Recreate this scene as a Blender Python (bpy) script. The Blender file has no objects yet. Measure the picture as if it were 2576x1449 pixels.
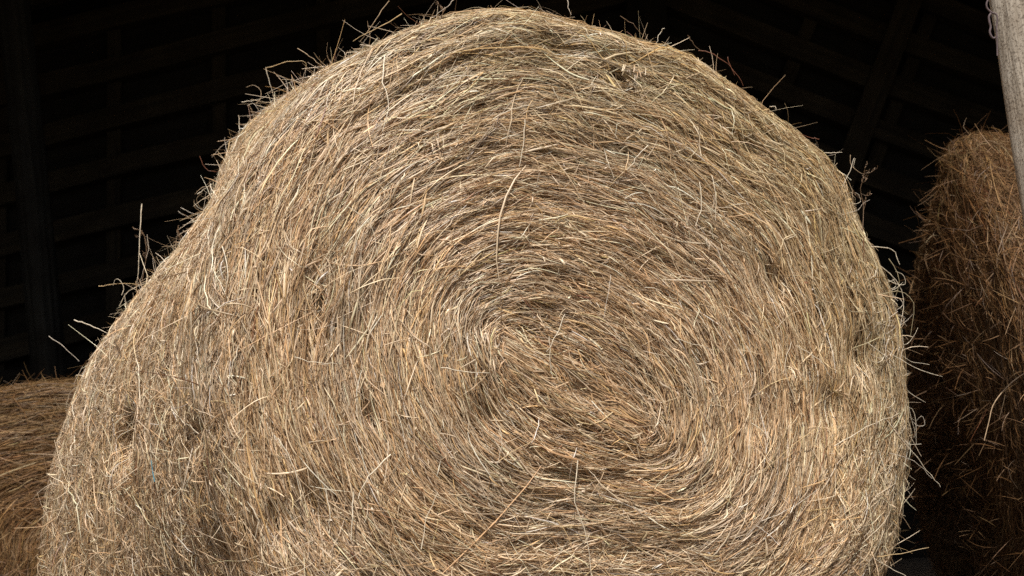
import bpy, bmesh, math, random
import numpy as np
from mathutils import Vector, Matrix

random.seed(7)
rng = np.random.default_rng(7)
scene = bpy.context.scene
COL = scene.collection
R = math.radians

# ------------------------------------------------------------------ camera
CAM = np.array([-1.30, -3.36, 0.52])
YAW, PITCH, ROLL, LENS = R(-20.5), R(8.0), R(-2.0), 50.0
cam_d = bpy.data.cameras.new('camera')
cam_d.lens = LENS; cam_d.sensor_width = 36; cam_d.clip_start = 0.05; cam_d.clip_end = 500
cam_o = bpy.data.objects.new('camera', cam_d)
COL.objects.link(cam_o)
CM = Matrix.Rotation(YAW, 4, 'Z') @ Matrix.Rotation(R(90) + PITCH, 4, 'X') @ Matrix.Rotation(ROLL, 4, 'Z')
cam_o.matrix_world = Matrix.Translation(Vector(CAM)) @ CM
cam_d.dof.use_dof = True; cam_d.dof.focus_distance = 3.6; cam_d.dof.aperture_fstop = 5.0
scene.camera = cam_o
CR = np.array([[CM[i][j] for j in range(3)] for i in range(3)])

# ------------------------------------------------------------------ sky, sun, exposure
SUN_EL, SUN_AZ = 55.0, -20.0        # degrees; azimuth measured from -Y (towards the viewer) to the left when negative
w = bpy.data.worlds.new('World'); scene.world = w; w.use_nodes = True
nt = w.node_tree; bgn = nt.nodes['Background']
sky = nt.nodes.new('ShaderNodeTexSky'); sky.sky_type = 'NISHITA'; sky.sun_disc = False
sun_dir = Vector((math.sin(R(SUN_AZ)) * math.cos(R(SUN_EL)), -math.cos(R(SUN_AZ)) * math.cos(R(SUN_EL)), math.sin(R(SUN_EL))))
sky.sun_elevation = R(SUN_EL)
sky.sun_rotation = math.atan2(sun_dir.x, sun_dir.y)
sky.dust_density = 3.0; sky.ozone_density = 0.6
nt.links.new(sky.outputs[0], bgn.inputs[0]); bgn.inputs[1].default_value = 0.085
sd = bpy.data.lights.new('sun', 'SUN'); sd.energy = 4.6; sd.angle = R(0.6); sd.color = (1.0, 0.965, 0.91)
so = bpy.data.objects.new('sun', sd); COL.objects.link(so)
so.rotation_euler = sun_dir.to_track_quat('Z', 'Y').to_euler()
so.location = (-2, -6, 6)
scene.view_settings.view_transform = 'Standard'; scene.view_settings.look = 'None'
scene.view_settings.exposure = 0.08; scene.view_settings.gamma = 1.0
scene.cycles.use_denoising = False
scene.cycles.max_bounces = 6; scene.cycles.diffuse_bounces = 4; scene.cycles.glossy_bounces = 2
scene.cycles.transmission_bounces = 3
scene.cycles.caustics_reflective = False; scene.cycles.caustics_refractive = False
scene.render.filter_size = 1.0

# ------------------------------------------------------------------ small helpers
FPX = LENS / 36 * 2576.0            # photograph measured at 2576 x 1449
def ray(px, py):
    d = np.stack([(np.asarray(px, float) - 1288) / FPX, -(np.asarray(py, float) - 724.5) / FPX, -np.ones(np.shape(px))], -1)
    return d @ CR.T
def on_plane(px, py, p0, nrm):
    d = ray(px, py); p0 = np.asarray(p0, float); nrm = np.asarray(nrm, float)
    t = ((p0 - CAM) @ nrm) / (d @ nrm)
    return CAM + d * t[..., None]
def project(P):
    q = (P - CAM) @ CR
    return 1288 + FPX * q[..., 0] / -q[..., 2], 724.5 - FPX * q[..., 1] / -q[..., 2], -q[..., 2]

def props(o, label=None, cat=None, group=None, kind=None):
    if label: o['label'] = label
    if cat: o['category'] = cat
    if group: o['group'] = group
    if kind: o['kind'] = kind
    return o
def empty(name, loc=(0, 0, 0), **k):
    o = bpy.data.objects.new(name, None); COL.objects.link(o); o.location = loc
    o.empty_display_size = 0.1
    return props(o, **k)
def link_mesh(name, me, mat, parent=None, **k):
    o = bpy.data.objects.new(name, me); COL.objects.link(o)
    if mat and not me.materials: me.materials.append(mat)
    if parent:
        o.parent = parent
        o.matrix_parent_inverse = Matrix.Translation(-parent.location) if parent.type == 'EMPTY' else Matrix()
    return props(o, **k)

def fast_mesh(name, verts, quads, colors=None, smooth=True):
    me = bpy.data.meshes.new(name)
    nv, nf = len(verts), len(quads)
    me.vertices.add(nv); me.vertices.foreach_set('co', np.ascontiguousarray(verts, np.float32).ravel())
    me.loops.add(nf * 4); me.loops.foreach_set('vertex_index', np.ascontiguousarray(quads, np.int32).ravel())
    me.polygons.add(nf)
    me.polygons.foreach_set('loop_start', np.arange(0, nf * 4, 4, dtype=np.int32))
    me.polygons.foreach_set('loop_total', np.full(nf, 4, np.int32))
    me.polygons.foreach_set('use_smooth', np.full(nf, smooth, bool))
    me.update(calc_edges=True)
    if colors is not None:
        a = me.color_attributes.new('tint', 'FLOAT_COLOR', 'POINT')
        c = np.ones((nv, 4), np.float32); c[:, :3] = colors
        a.data.foreach_set('color', c.ravel())
    return me

TAB = [np.random.default_rng(100 + k).random((256, 256)) * 2 - 1 for k in range(12)]
def vn(x, y, k=0, py=None):
    """smooth value noise; y wraps after py cells"""
    x = np.asarray(x, float) + 50; y = np.asarray(y, float)
    xi = np.floor(x).astype(int); yi = np.floor(y).astype(int)
    fx = x - xi; fy = y - yi; fx = fx * fx * (3 - 2 * fx); fy = fy * fy * (3 - 2 * fy)
    m = py or 256
    T = TAB[k]
    a = T[xi % 256, (yi % m) % 256]; b = T[(xi + 1) % 256, (yi % m) % 256]
    c = T[xi % 256, ((yi + 1) % m) % 256]; d = T[(xi + 1) % 256, ((yi + 1) % m) % 256]
    return (a * (1 - fx) + b * fx) * (1 - fy) + (c * (1 - fx) + d * fx) * fy
def norm(v): return v / np.maximum(np.linalg.norm(v, axis=-1, keepdims=True), 1e-9)

# ------------------------------------------------------------------ materials
def new_mat(name):
    m = bpy.data.materials.new(name); m.use_nodes = True
    n = m.node_tree.nodes; l = m.node_tree.links
    return m, n, l, n['Principled BSDF']

def hay_strand_mat(name, tint=(1, 1, 1), rough=0.42, spec=0.5):
    m, n, l, b = new_mat(name)
    at = n.new('ShaderNodeAttribute'); at.attribute_name = 'tint'
    tc = n.new('ShaderNodeNewGeometry')
    no = n.new('ShaderNodeTexNoise'); no.inputs['Scale'].default_value = 60; no.inputs['Detail'].default_value = 2
    l.new(tc.outputs['Position'], no.inputs['Vector'])
    mr = n.new('ShaderNodeMapRange'); mr.inputs['To Min'].default_value = 0.72; mr.inputs['To Max'].default_value = 1.28
    l.new(no.outputs['Fac'], mr.inputs['Value'])
    mu = n.new('ShaderNodeVectorMath'); mu.operation = 'MULTIPLY'; mu.inputs[1].default_value = tint
    l.new(at.outputs['Color'], mu.inputs[0])
    sc = n.new('ShaderNodeVectorMath'); sc.operation = 'SCALE'
    l.new(mu.outputs[0], sc.inputs[0]); l.new(mr.outputs[0], sc.inputs['Scale'])
    l.new(sc.outputs[0], b.inputs['Base Color'])
    b.inputs['Roughness'].default_value = rough
    b.inputs['Specular IOR Level'].default_value = spec
    tr = n.new('ShaderNodeBsdfTranslucent'); l.new(sc.outputs[0], tr.inputs['Color'])
    mx = n.new('ShaderNodeMixShader'); mx.inputs[0].default_value = 0.12
    l.new(b.outputs[0], mx.inputs[1]); l.new(tr.outputs[0], mx.inputs[2])
    l.new(mx.outputs[0], n['Material Output'].inputs['Surface'])
    return m

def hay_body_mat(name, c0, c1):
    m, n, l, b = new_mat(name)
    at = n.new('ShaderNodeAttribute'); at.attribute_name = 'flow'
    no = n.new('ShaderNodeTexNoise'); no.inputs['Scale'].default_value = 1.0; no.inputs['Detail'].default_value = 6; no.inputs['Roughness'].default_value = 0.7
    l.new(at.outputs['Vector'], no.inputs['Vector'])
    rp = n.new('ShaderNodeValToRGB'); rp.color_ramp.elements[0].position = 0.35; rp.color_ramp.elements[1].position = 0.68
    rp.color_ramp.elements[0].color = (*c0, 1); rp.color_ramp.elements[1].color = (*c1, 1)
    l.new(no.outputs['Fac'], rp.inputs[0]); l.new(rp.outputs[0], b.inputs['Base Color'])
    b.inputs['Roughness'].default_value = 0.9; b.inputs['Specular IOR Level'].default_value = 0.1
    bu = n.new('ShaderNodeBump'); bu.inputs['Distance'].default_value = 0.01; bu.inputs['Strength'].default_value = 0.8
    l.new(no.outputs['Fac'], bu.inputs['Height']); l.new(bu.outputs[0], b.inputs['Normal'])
    return m

def wood_mat(name, dark, light, axis=2, scale=1.0, bump=0.004, rough=0.85, speck=0.0):
    m, n, l, b = new_mat(name)
    tc = n.new('ShaderNodeTexCoord')
    mp = n.new('ShaderNodeMapping'); s = [26 * scale] * 3; s[axis] = 1.3 * scale
    mp.inputs['Scale'].default_value = s
    oi = n.new('ShaderNodeObjectInfo')
    ad = n.new('ShaderNodeVectorMath'); ad.operation = 'ADD'
    rs = n.new('ShaderNodeMath'); rs.operation = 'MULTIPLY'; rs.inputs[1].default_value = 37.0
    l.new(oi.outputs['Random'], rs.inputs[0])
    l.new(tc.outputs['Object'], ad.inputs[0]); l.new(rs.outputs[0], ad.inputs[1])
    l.new(ad.outputs[0], mp.inputs['Vector'])
    no = n.new('ShaderNodeTexNoise'); no.inputs['Scale'].default_value = 1.0; no.inputs['Detail'].default_value = 8
    no.inputs['Roughness'].default_value = 0.65; no.inputs['Distortion'].default_value = 0.6
    l.new(mp.outputs[0], no.inputs['Vector'])
    n2 = n.new('ShaderNodeTexNoise'); n2.inputs['Scale'].default_value = 5 * scale; n2.inputs['Detail'].default_value = 5
    l.new(ad.outputs[0], n2.inputs['Vector'])
    rp = n.new('ShaderNodeValToRGB'); rp.color_ramp.elements[0].position = 0.32; rp.color_ramp.elements[1].position = 0.66
    rp.color_ramp.elements[0].color = (*dark, 1); rp.color_ramp.elements[1].color = (*light, 1)
    l.new(no.outputs['Fac'], rp.inputs[0])
    mx = n.new('ShaderNodeMix'); mx.data_type = 'RGBA'; mx.blend_type = 'MULTIPLY'; mx.inputs[0].default_value = 0.75
    r2 = n.new('ShaderNodeValToRGB'); r2.color_ramp.elements[0].position = 0.36; r2.color_ramp.elements[1].position = 0.6
    r2.color_ramp.elements[0].color = (0.46, 0.37, 0.28, 1); r2.color_ramp.elements[1].color = (1, 1, 1, 1)
    l.new(n2.outputs['Fac'], r2.inputs[0])
    l.new(rp.outputs[0], mx.inputs[6]); l.new(r2.outputs[0], mx.inputs[7])
    last = mx.outputs[2]
    if speck:
        vo = n.new('ShaderNodeTexNoise'); vo.inputs['Scale'].default_value = 170; vo.inputs['Detail'].default_value = 3
        l.new(tc.outputs['Object'], vo.inputs['Vector'])
        r3 = n.new('ShaderNodeValToRGB'); r3.color_ramp.elements[0].position = 0.38; r3.color_ramp.elements[1].position = 0.5
        r3.color_ramp.elements[0].color = (0.45, 0.42, 0.40, 1); r3.color_ramp.elements[1].color = (1, 1, 1, 1)
        l.new(vo.outputs['Fac'], r3.inputs[0])
        m2 = n.new('ShaderNodeMix'); m2.data_type = 'RGBA'; m2.blend_type = 'MULTIPLY'; m2.inputs[0].default_value = speck
        l.new(last, m2.inputs[6]); l.new(r3.outputs[0], m2.inputs[7]); last = m2.outputs[2]
    l.new(last, b.inputs['Base Color'])
    b.inputs['Roughness'].default_value = rough; b.inputs['Specular IOR Level'].default_value = 0.25
    bu = n.new('ShaderNodeBump'); bu.inputs['Distance'].default_value = bump; bu.inputs['Strength'].default_value = 0.9
    l.new(no.outputs['Fac'], bu.inputs['Height']); l.new(bu.outputs[0], b.inputs['Normal'])
    return m

def plain_mat(name, c, rough=0.7, spec=0.3):
    m, n, l, b = new_mat(name)
    no = n.new('ShaderNodeTexNoise'); no.inputs['Scale'].default_value = 90
    g = n.new('ShaderNodeNewGeometry'); l.new(g.outputs['Position'], no.inputs['Vector'])
    rp = n.new('ShaderNodeValToRGB')
    rp.color_ramp.elements[0].position = 0.3; rp.color_ramp.elements[0].color = (*[v * 0.65 for v in c], 1)
    rp.color_ramp.elements[1].position = 0.7; rp.color_ramp.elements[1].color = (*[min(1, v * 1.15) for v in c], 1)
    l.new(no.outputs['Fac'], rp.inputs[0]); l.new(rp.outputs[0], b.inputs['Base Color'])
    b.inputs['Roughness'].default_value = rough; b.inputs['Specular IOR Level'].default_value = spec
    return m

M_STRAND = hay_strand_mat('dry_hay', (1.075, 0.988, 0.885), 0.36, 0.6)
M_STRAND_BROWN_SHADED = hay_strand_mat('shaded_brown_hay', (0.42, 0.315, 0.225), 0.5, 0.3)  # brown hay, with the right bale's shade worked into a darker tint
M_STRAND_OCHRE = hay_strand_mat('ochre_hay', (0.48, 0.365, 0.25), 0.5, 0.3)
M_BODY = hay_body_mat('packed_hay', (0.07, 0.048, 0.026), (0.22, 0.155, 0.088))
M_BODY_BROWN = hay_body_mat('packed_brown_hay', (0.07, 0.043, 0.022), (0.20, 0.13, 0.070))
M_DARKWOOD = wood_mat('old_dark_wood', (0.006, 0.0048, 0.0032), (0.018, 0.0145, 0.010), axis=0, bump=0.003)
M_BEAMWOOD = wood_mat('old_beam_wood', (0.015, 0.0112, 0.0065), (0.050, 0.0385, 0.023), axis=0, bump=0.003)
M_POST = wood_mat('weathered_post_wood', (0.15, 0.11, 0.07), (0.58, 0.52, 0.43), axis=2, scale=1.0, bump=0.010, speck=0.9)
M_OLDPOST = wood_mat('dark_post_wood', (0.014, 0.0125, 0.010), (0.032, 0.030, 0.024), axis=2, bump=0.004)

# ------------------------------------------------------------------ bale geometry
NTH = 360
TH = np.linspace(-math.pi, math.pi, NTH, endpoint=False)
def polar_outline(pts, c, floor=None, smooth=7):
    """closed outline given as loose points -> radius sampled per angle"""
    p = np.asarray(pts, float) - c
    a = np.arctan2(p[:, 1], p[:, 0]); r = np.hypot(p[:, 0], p[:, 1])
    o = np.argsort(a); a = a[o]; r = r[o]
    rr = np.interp(TH, np.r_[a - 2 * math.pi, a, a + 2 * math.pi], np.r_[r, r, r])
    k = np.hanning(smooth * 2 + 3)[1:-1]; k /= k.sum()
    rr = np.convolve(np.r_[rr[-smooth:], rr, rr[:smooth]], k, 'valid')[:NTH]
    q = np.stack([np.cos(TH) * rr, np.sin(TH) * rr], -1) + c
    if floor is not None:
        q[:, 1] = np.maximum(q[:, 1], floor)
    return q

class Bale:
    def __init__(s, origin, ax_u, ax_d, front, back, centre, core, L, rim=0.10, bulge=0.05, ridge=1.0, dents=(), whorls=()):
        s.o = np.asarray(origin, float); s.u = np.asarray(ax_u, float); s.d = np.asarray(ax_d, float); s.w = np.array([0, 0, 1.0])
        s.front, s.back, s.c, s.core, s.L, s.rim, s.bulge, s.ridge = front, back, np.asarray(centre, float), core, L, rim, bulge, ridge
        s.dents = list(dents); s.whorls = list(whorls)
    def tab(s, T, th):
        x = (th + math.pi) / (2 * math.pi) * NTH
        i = np.floor(x).astype(int); f = (x - i)[..., None]; i %= NTH
        return T[i] * (1 - f) + T[(i + 1) % NTH] * f
    def flat(s, S, th):
        fo = s.tab(s.front, th); ba = s.tab(s.back, th); co = s.tab(s.core, th)
        S = np.asarray(S)[..., None]
        inner = s.c + (fo - s.c) * 0.89
        f = np.clip(S, 0, 1)
        g = f ** 0.92
        p = co * (1 - g) + inner * g
        y = -s.bulge * (1 - f ** 2.2)
        a = np.clip((S - 1) / 0.25, 0, 1) * math.pi / 2
        p = p + (fo - s.c) * 0.11 * np.sin(a)
        y = y + s.rim * (1 - np.cos(a))
        q = np.clip(S - 1.25, 0, 1)
        p = p + (ba - fo) * q
        y = y + (s.L - 2 * s.rim) * q
        a2 = np.clip((S - 2.25) / 0.25, 0, 1) * math.pi / 2
        bc = s.back.mean(0)
        p = p - (ba - bc) * 0.12 * (1 - np.cos(a2))
        y = y + s.rim * np.sin(a2)
        q2 = np.clip((S - 2.5) / 0.5, 0, 1)
        p = p * (1 - q2) + bc * q2 * 1.0
        return p, y[..., 0]
    def base(s, S, th):
        p, y = s.flat(S, th)
        return s.o + p[..., :1] * s.u + p[..., 1:] * s.w + y[..., None] * s.d
    def frame(s, S, th):
        e = 2e-3
        P = s.base(S, th)
        T = (s.base(S, th + e) - s.base(S, th - e)) / (2 * e)
        Q = (s.base(S + e, th) - s.base(S - e, th)) / (2 * e)
        n = norm(np.cross(T, Q))
        return P, T, Q, n
    def height(s, P, S, th):
        t = (th + math.pi) / (2 * math.pi)
        k = s.ridge
        h = 0.009 * k * vn(S * 15, t * 11, 1, 11) + 0.008 * k * vn(S * 31, t * 19, 2, 19)
        h = h + 0.010 * vn(S * 4, t * 9, 3, 9) + 0.006 * vn(S * 80, t * 44, 4, 44)
        h = h * np.clip(S / 0.14, 0, 1)
        for (c, r, a) in s.dents:
            h = h - a * np.exp(-((np.linalg.norm(P - c, axis=-1) / r) ** 2))
        return h
    def body(s, name, mat, parent, inset=0.022, smax=3.0):
        Sg = np.r_[0.0004, 0.004, np.linspace(0.015, 1, 70), np.linspace(1.02, 1.25, 14), np.linspace(1.27, 2.25, 60), np.linspace(2.28, smax, 14)]
        thg = np.linspace(-math.pi, math.pi, 420, endpoint=False)
        A, B = np.meshgrid(Sg, thg, indexing='ij')
        P, T, Q, n = s.frame(np.clip(A, 0.0004, 2.99), B)
        n = s.fixn(n)
        h = s.height(P, A, B)
        V = P + n * (h - inset)[..., None]
        V[..., 2] = np.maximum(V[..., 2], 0.004)
        ns, ntn = A.shape
        i = np.arange(ns - 1)[:, None] * ntn; j = np.arange(ntn)[None, :]; j2 = (j + 1) % ntn
        q = np.stack([i + j, i + ntn + j, i + ntn + j2, i + j2], -1).reshape(-1, 4)
        me = fast_mesh(name, V.reshape(-1, 3), q)
        a = me.attributes.new('flow', 'FLOAT_VECTOR', 'POINT')
        fl = np.stack([A * 150, np.cos(B) * 9, np.sin(B) * 9], -1).reshape(-1, 3).astype(np.float32)
        a.data.foreach_set('vector', fl.ravel())
        return link_mesh(name, me, mat, parent, kind='stuff')
    def fixn(s, n):
        return n * s.sgn
    def setsign(s):
        s.sgn = 1.0
        P, T, Q, n = s.frame(np.array([0.5]), np.array([0.3]))
        s.sgn = 1.0 if (n[0] @ -s.d) > 0 else -1.0

PAL = np.array([[0.78, 0.67, 0.50], [0.53, 0.38, 0.235], [0.38, 0.25, 0.14], [0.20, 0.125, 0.07],
                [0.42, 0.345, 0.205], [0.60, 0.515, 0.41], [0.60, 0.42, 0.21], [0.20, 0.075, 0.04]])
def colours(n, wts, g=None):
    wts = np.asarray(wts, float); wts = wts / wts.sum()
    a = PAL[rng.choice(len(PAL), n, p=wts)]; b = PAL[rng.choice(len(PAL), n, p=wts)]
    f = rng.random((n, 1)) * 0.4
    c = a * (1 - f) + b * f
    c = np.minimum(c * np.exp(rng.normal(0, 0.27, (n, 1))), 0.86)
    return c

def ribbons(name, C, side, up, width, col, ridged=True):
    """C (N,K,3) centre lines; side/up (N,K,3); width (N,K)"""
    N, K, _ = C.shape
    wd = width[..., None] * 0.5
    if ridged:
        V = np.stack([C - side * wd, C + up * wd * 0.9, C + side * wd], 2)
        M = 3
    else:
        V = np.stack([C - side * wd, C + side * wd], 2); M = 2
    V = V.reshape(-1, 3)
    b = (np.arange(N) * K * M)[:, None, None]
    k = (np.arange(K - 1) * M)[None, :, None]; m = np.arange(M - 1)[None, None, :]
    i = b + k + m
    q = np.stack([i, i + 1, i + M + 1, i + M], -1).reshape(-1, 4)
    colr = np.repeat(col, K * M, axis=0) if col.ndim == 2 else np.repeat(col.reshape(-1, 3), M, axis=0)
    return fast_mesh(name, V, q, colr)

def strands(bale, N, K, weight, wid, length, sig, lift, wts, s_rng=(0.0, 2.25), kink=0.25, off=(-0.024, 0.004), endlift=0.0):
    """strands lying on the bale along its winding direction"""
    M = int(N * 6)
    S = rng.uniform(*s_rng, M); th = rng.uniform(-math.pi, math.pi, M)
    P, T, Q, n = bale.frame(S, th)
    area = np.linalg.norm(np.cross(T, Q), axis=-1)
    wgt = area * weight(P, S, th)
    idx = rng.choice(M, N, replace=False, p=wgt / wgt.sum()) if (wgt > 0).sum() >= N else rng.choice(M, N, p=wgt / wgt.sum())
    S = S[idx].copy(); th = th[idx].copy(); P0 = P[idx]
    Ln = length[0] * np.exp(rng.normal(0, length[1], N)); Ln = np.clip(Ln, 0.015, 0.42)
    # near the heart of the winding strands are shorter
    Ln = Ln * np.clip(0.35 + S * 1.6, 0.45, 1)
    sg = sig(P0, S, th) if callable(sig) else np.full(N, sig)
    phi = rng.normal(0, 1, N) * sg
    # local waves shared by neighbours
    tt = (th + math.pi) / (2 * math.pi)
    phi = phi + 0.10 * vn(S * 9, tt * 26, 5, 26) + 0.07 * vn(S * 22, tt * 60, 8, 60)
    curv = rng.normal(0, 1.0, N) * kink
    step = Ln / (K - 1)
    flip = rng.choice([-1.0, 1.0], N)
    o0 = off[0] + (off[1] - off[0]) * rng.random(N) ** 0.8
    ol = lift * np.abs(rng.normal(0, 1, N))
    pts, nrm = [], []
    kk = rng.integers(1, K, N); ka = rng.normal(0, 1, N) * kink * 1.2 * (rng.random(N) < 0.35)
    for k in range(K):
        P, T, Q, n = bale.frame(S, th)
        n = bale.fixn(n)
        h = bale.height(P, S, th)
        u = k / (K - 1)
        z = h + o0 + ol * 4 * u * (1 - u) + endlift * np.abs(rng.normal(0, 0.15, N)) * (u ** 2)
        X = P + n * z[:, None]
        X[:, 2] = np.maximum(X[:, 2], 0.006)
        pts.append(X); nrm.append(n)
        lt = np.linalg.norm(T, axis=-1); lq = np.linalg.norm(Q, axis=-1)
        for (c, r, a) in bale.whorls:
            dv = P - c; d = np.linalg.norm(dv, axis=-1)
            v = np.cross(n, dv)
            tgt = np.arctan2((v * Q).sum(-1) / lq, (v * T).sum(-1) / lt * 1.0)
            tgt = np.where(flip > 0, tgt, tgt)
            dd = (tgt - phi + math.pi / 2) % math.pi - math.pi / 2
            phi = phi + dd * a * np.exp(-(d / r) ** 2)
        phi = phi + curv / (K - 1) + np.where(kk == k, ka, 0)
        dth = np.cos(phi) * flip * step / np.maximum(lt, 0.05); dS = np.sin(phi) * flip * step / np.maximum(lq, 0.05)
        th = th + np.clip(dth, -0.35, 0.35); S = np.clip(S + dS, 0.003, 2.28)
        th = (th + math.pi) % (2 * math.pi) - math.pi
    C = np.stack(pts, 1); Nn = np.stack(nrm, 1)
    tan = norm(np.gradient(C, axis=1))
    b = norm(np.cross(tan, Nn)); up = norm(np.cross(b, tan))
    up = up * np.sign((up * Nn).sum(-1, keepdims=True) + 1e-9)
    rl = rng.normal(0, 0.5, N)[:, None, None] + np.linspace(-1, 1, K)[None, :, None] * rng.normal(0, 0.35, N)[:, None, None]
    side = b * np.cos(rl) + up * np.sin(rl); upp = up * np.cos(rl) - b * np.sin(rl)
    W = wid[0] * np.exp(rng.normal(0, wid[1], N))[:, None] * (1 - 0.55 * np.abs(np.linspace(-1, 1, K)) ** 3)[None, :]
    c = colours(N, wts)
    tt = (th + math.pi) / (2 * math.pi)
    reg = vn(S * 5, tt * 8, 6, 8)[:, None]; reg2 = vn(S * 12, tt * 14, 7, 14)[:, None]
    c = c * (1 + 0.09 * reg + 0.07 * reg2) * np.array([1, 1, 1]) * (1 + reg * np.array([[0.03, 0, -0.06]]))
    # the outer windings have kept more of their green, chiefly round the top and the far side
    gz = np.clip((S - 0.55) / 0.4, 0, 1) * np.clip(np.cos(th - 0.9) * 1.2 + 0.15, 0, 1)
    c = c * (1 + gz[:, None] * (np.array([0.89, 0.91, 0.83]) - 1))
    return C, side, upp, W, c

def fuzz(bale, N, K, weight, wid, length, wts, s_rng=(0.0, 2.25), out=0.8):
    """loose ends that stick out of the bale"""
    M = N * 8
    S = rng.uniform(*s_rng, M); th = rng.uniform(-math.pi, math.pi, M)
    P, T, Q, n = bale.frame(S, th)
    wgt = np.linalg.norm(np.cross(T, Q), axis=-1) * weight(P, S, th)
    idx = rng.choice(M, N, replace=False, p=wgt / wgt.sum())
    S = S[idx]; th = th[idx]; P = P[idx]; T = norm(T[idx]); Q = norm(Q[idx]); n = bale.fixn(n[idx])
    h = bale.height(P, S, th) - 0.008
    Ln = np.clip(length[0] * np.exp(rng.normal(0, length[1], N)), 0.008, 0.13)
    d = norm(n * (out * np.abs(rng.normal(0.5, 0.5, N)))[:, None] + T * rng.choice([-1, 1], N)[:, None] * rng.uniform(0.3, 1.0, N)[:, None] + Q * rng.normal(0, 0.5, N)[:, None])
    bend = norm(rng.normal(0, 1, (N, 3))) * (rng.random(N) * 1.1)[:, None] + np.array([0, 0, -0.25]) * rng.random((N, 1)) - n * (0.4 * rng.random((N, 1)))
    u = np.linspace(0, 1, K)[None, :, None]
    C = (P + n * h[:, None])[:, None] + (d[:, None] * u + bend[:, None] * u ** 2 * 0.6) * Ln[:, None, None]
    # some stalks are snapped
    kn = (rng.random(N) < 0.25)[:, None, None] * (u > rng.uniform(0.3, 0.7, N)[:, None, None])
    kd = norm(rng.normal(0, 1, (N, 3)))[:, None]
    um = np.maximum(u - 0.5, 0)
    C = C + kn * kd * um * Ln[:, None, None] * 0.7
    C[..., 2] = np.maximum(C[..., 2], 0.008)
    tan = norm(np.gradient(C, axis=1))
    b = norm(np.cross(tan, norm(CAM - C) + 0.5 * rng.normal(0, 1, (N, 1, 3)))); up = norm(np.cross(b, tan))
    W = wid[0] * np.exp(rng.normal(0, wid[1], N))[:, None] * (1 - 0.6 * np.linspace(0, 1, K))[None, :]
    return C, b, up, W, colours(N, wts)

def tube(path, rad, sides=5, taper=0.45):
    """one stalk as a closed tube with nodes; path (K,3)"""
    path = np.asarray(path, float); K = len(path)
    tan = norm(np.gradient(path, axis=0))
    a = norm(np.cross(tan, np.array([0.31, 0.57, 0.76]))); b = np.cross(tan, a)
    ang = np.linspace(0, 2 * math.pi, sides, endpoint=False)
    r = rad * np.linspace(1, taper, K)
    V = path[:, None] + (a[:, None] * np.cos(ang)[None, :, None] + b[:, None] * np.sin(ang)[None, :, None]) * r[:, None, None]
    q = [[k * sides + j, k * sides + (j + 1) % sides, (k + 1) * sides + (j + 1) % sides, (k + 1) * sides + j] for k in range(K - 1) for j in range(sides)]
    return V.reshape(-1, 3), np.array(q)

def bezier(pts, n):
    """Catmull-Rom through the given points"""
    p = np.asarray(pts, float)
    if len(p) == 2: return p[0] + (p[1] - p[0]) * np.linspace(0, 1, n)[:, None]
    q = np.vstack([2 * p[0] - p[1], p, 2 * p[-1] - p[-2]])
    out = []
    for x in np.linspace(0, len(p) - 1 - 1e-6, n):
        i = int(x); t = x - i
        a, b, c, d = q[i], q[i + 1], q[i + 2], q[i + 3]
        out.append(0.5 * ((2 * b) + (c - a) * t + (2 * a - 5 * b + 4 * c - d) * t * t + (3 * b - a - 3 * c + d) * t ** 3))
    return np.array(out)

# ------------------------------------------------------------------ the big bale
def to2(px_list, depth):
    a = np.array(px_list, float)
    P = on_plane(a[:, 0], a[:, 1], (0, depth, 0), (0, 1, 0))
    return P[:, [0, 2]]
front_px = [(1300, 27), (1450, 50), (1600, 92), (1740, 132), (1820, 190), (1950, 290), (2075, 395), (2125, 470), (2158, 560),
            (2205, 650), (2248, 760), (2268, 860), (2276, 1000), (2276, 1120), (2262, 1260), (2240, 1400), (2150, 1560), (1900, 1720),
            (1395, 1790), (900, 1720), (680, 1540), (570, 1300), (515, 1050), (515, 850), (535, 680), (570, 520), (650, 370),
            (745, 250), (880, 150), (1000, 95), (1120, 52)]
back_px = [(730, 245), (600, 350), (560, 420), (520, 525), (465, 605), (385, 685), (290, 800), (235, 880), (195, 950), (165, 1030),
           (135, 1120), (115, 1200), (100, 1310), (92, 1449), (110, 1600), (400, 1650), (1300, 1600), (1900, 1500), (2080, 1000), (1960, 550),
           (1700, 300), (1350, 160), (1000, 170)]
LEN = 1.28
C2 = to2([(1395, 880)], 0.0)[0]
fr = polar_outline(to2(front_px, 0.06), C2, floor=0.0, smooth=4)
bk = polar_outline(to2(back_px, LEN - 0.10), C2 + np.array([0.0, -0.02]), floor=0.0, smooth=4)
cc = to2([(1425, 978)], 0.0)[0]
core_ang = R(-31)
ca, sa = math.cos(core_ang), math.sin(core_ang)
thc = TH - core_ang
core = np.stack([cc[0] + 0.155 * np.cos(thc) * ca - 0.0006 * np.sin(thc) * sa, cc[1] + 0.155 * np.cos(thc) * sa + 0.0006 * np.sin(thc) * ca], -1)
big = Bale((0, 0, 0), (1, 0, 0), (0, 1, 0), fr, bk, C2, core, LEN, rim=0.11, bulge=0.04)
big.setsign()
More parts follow.
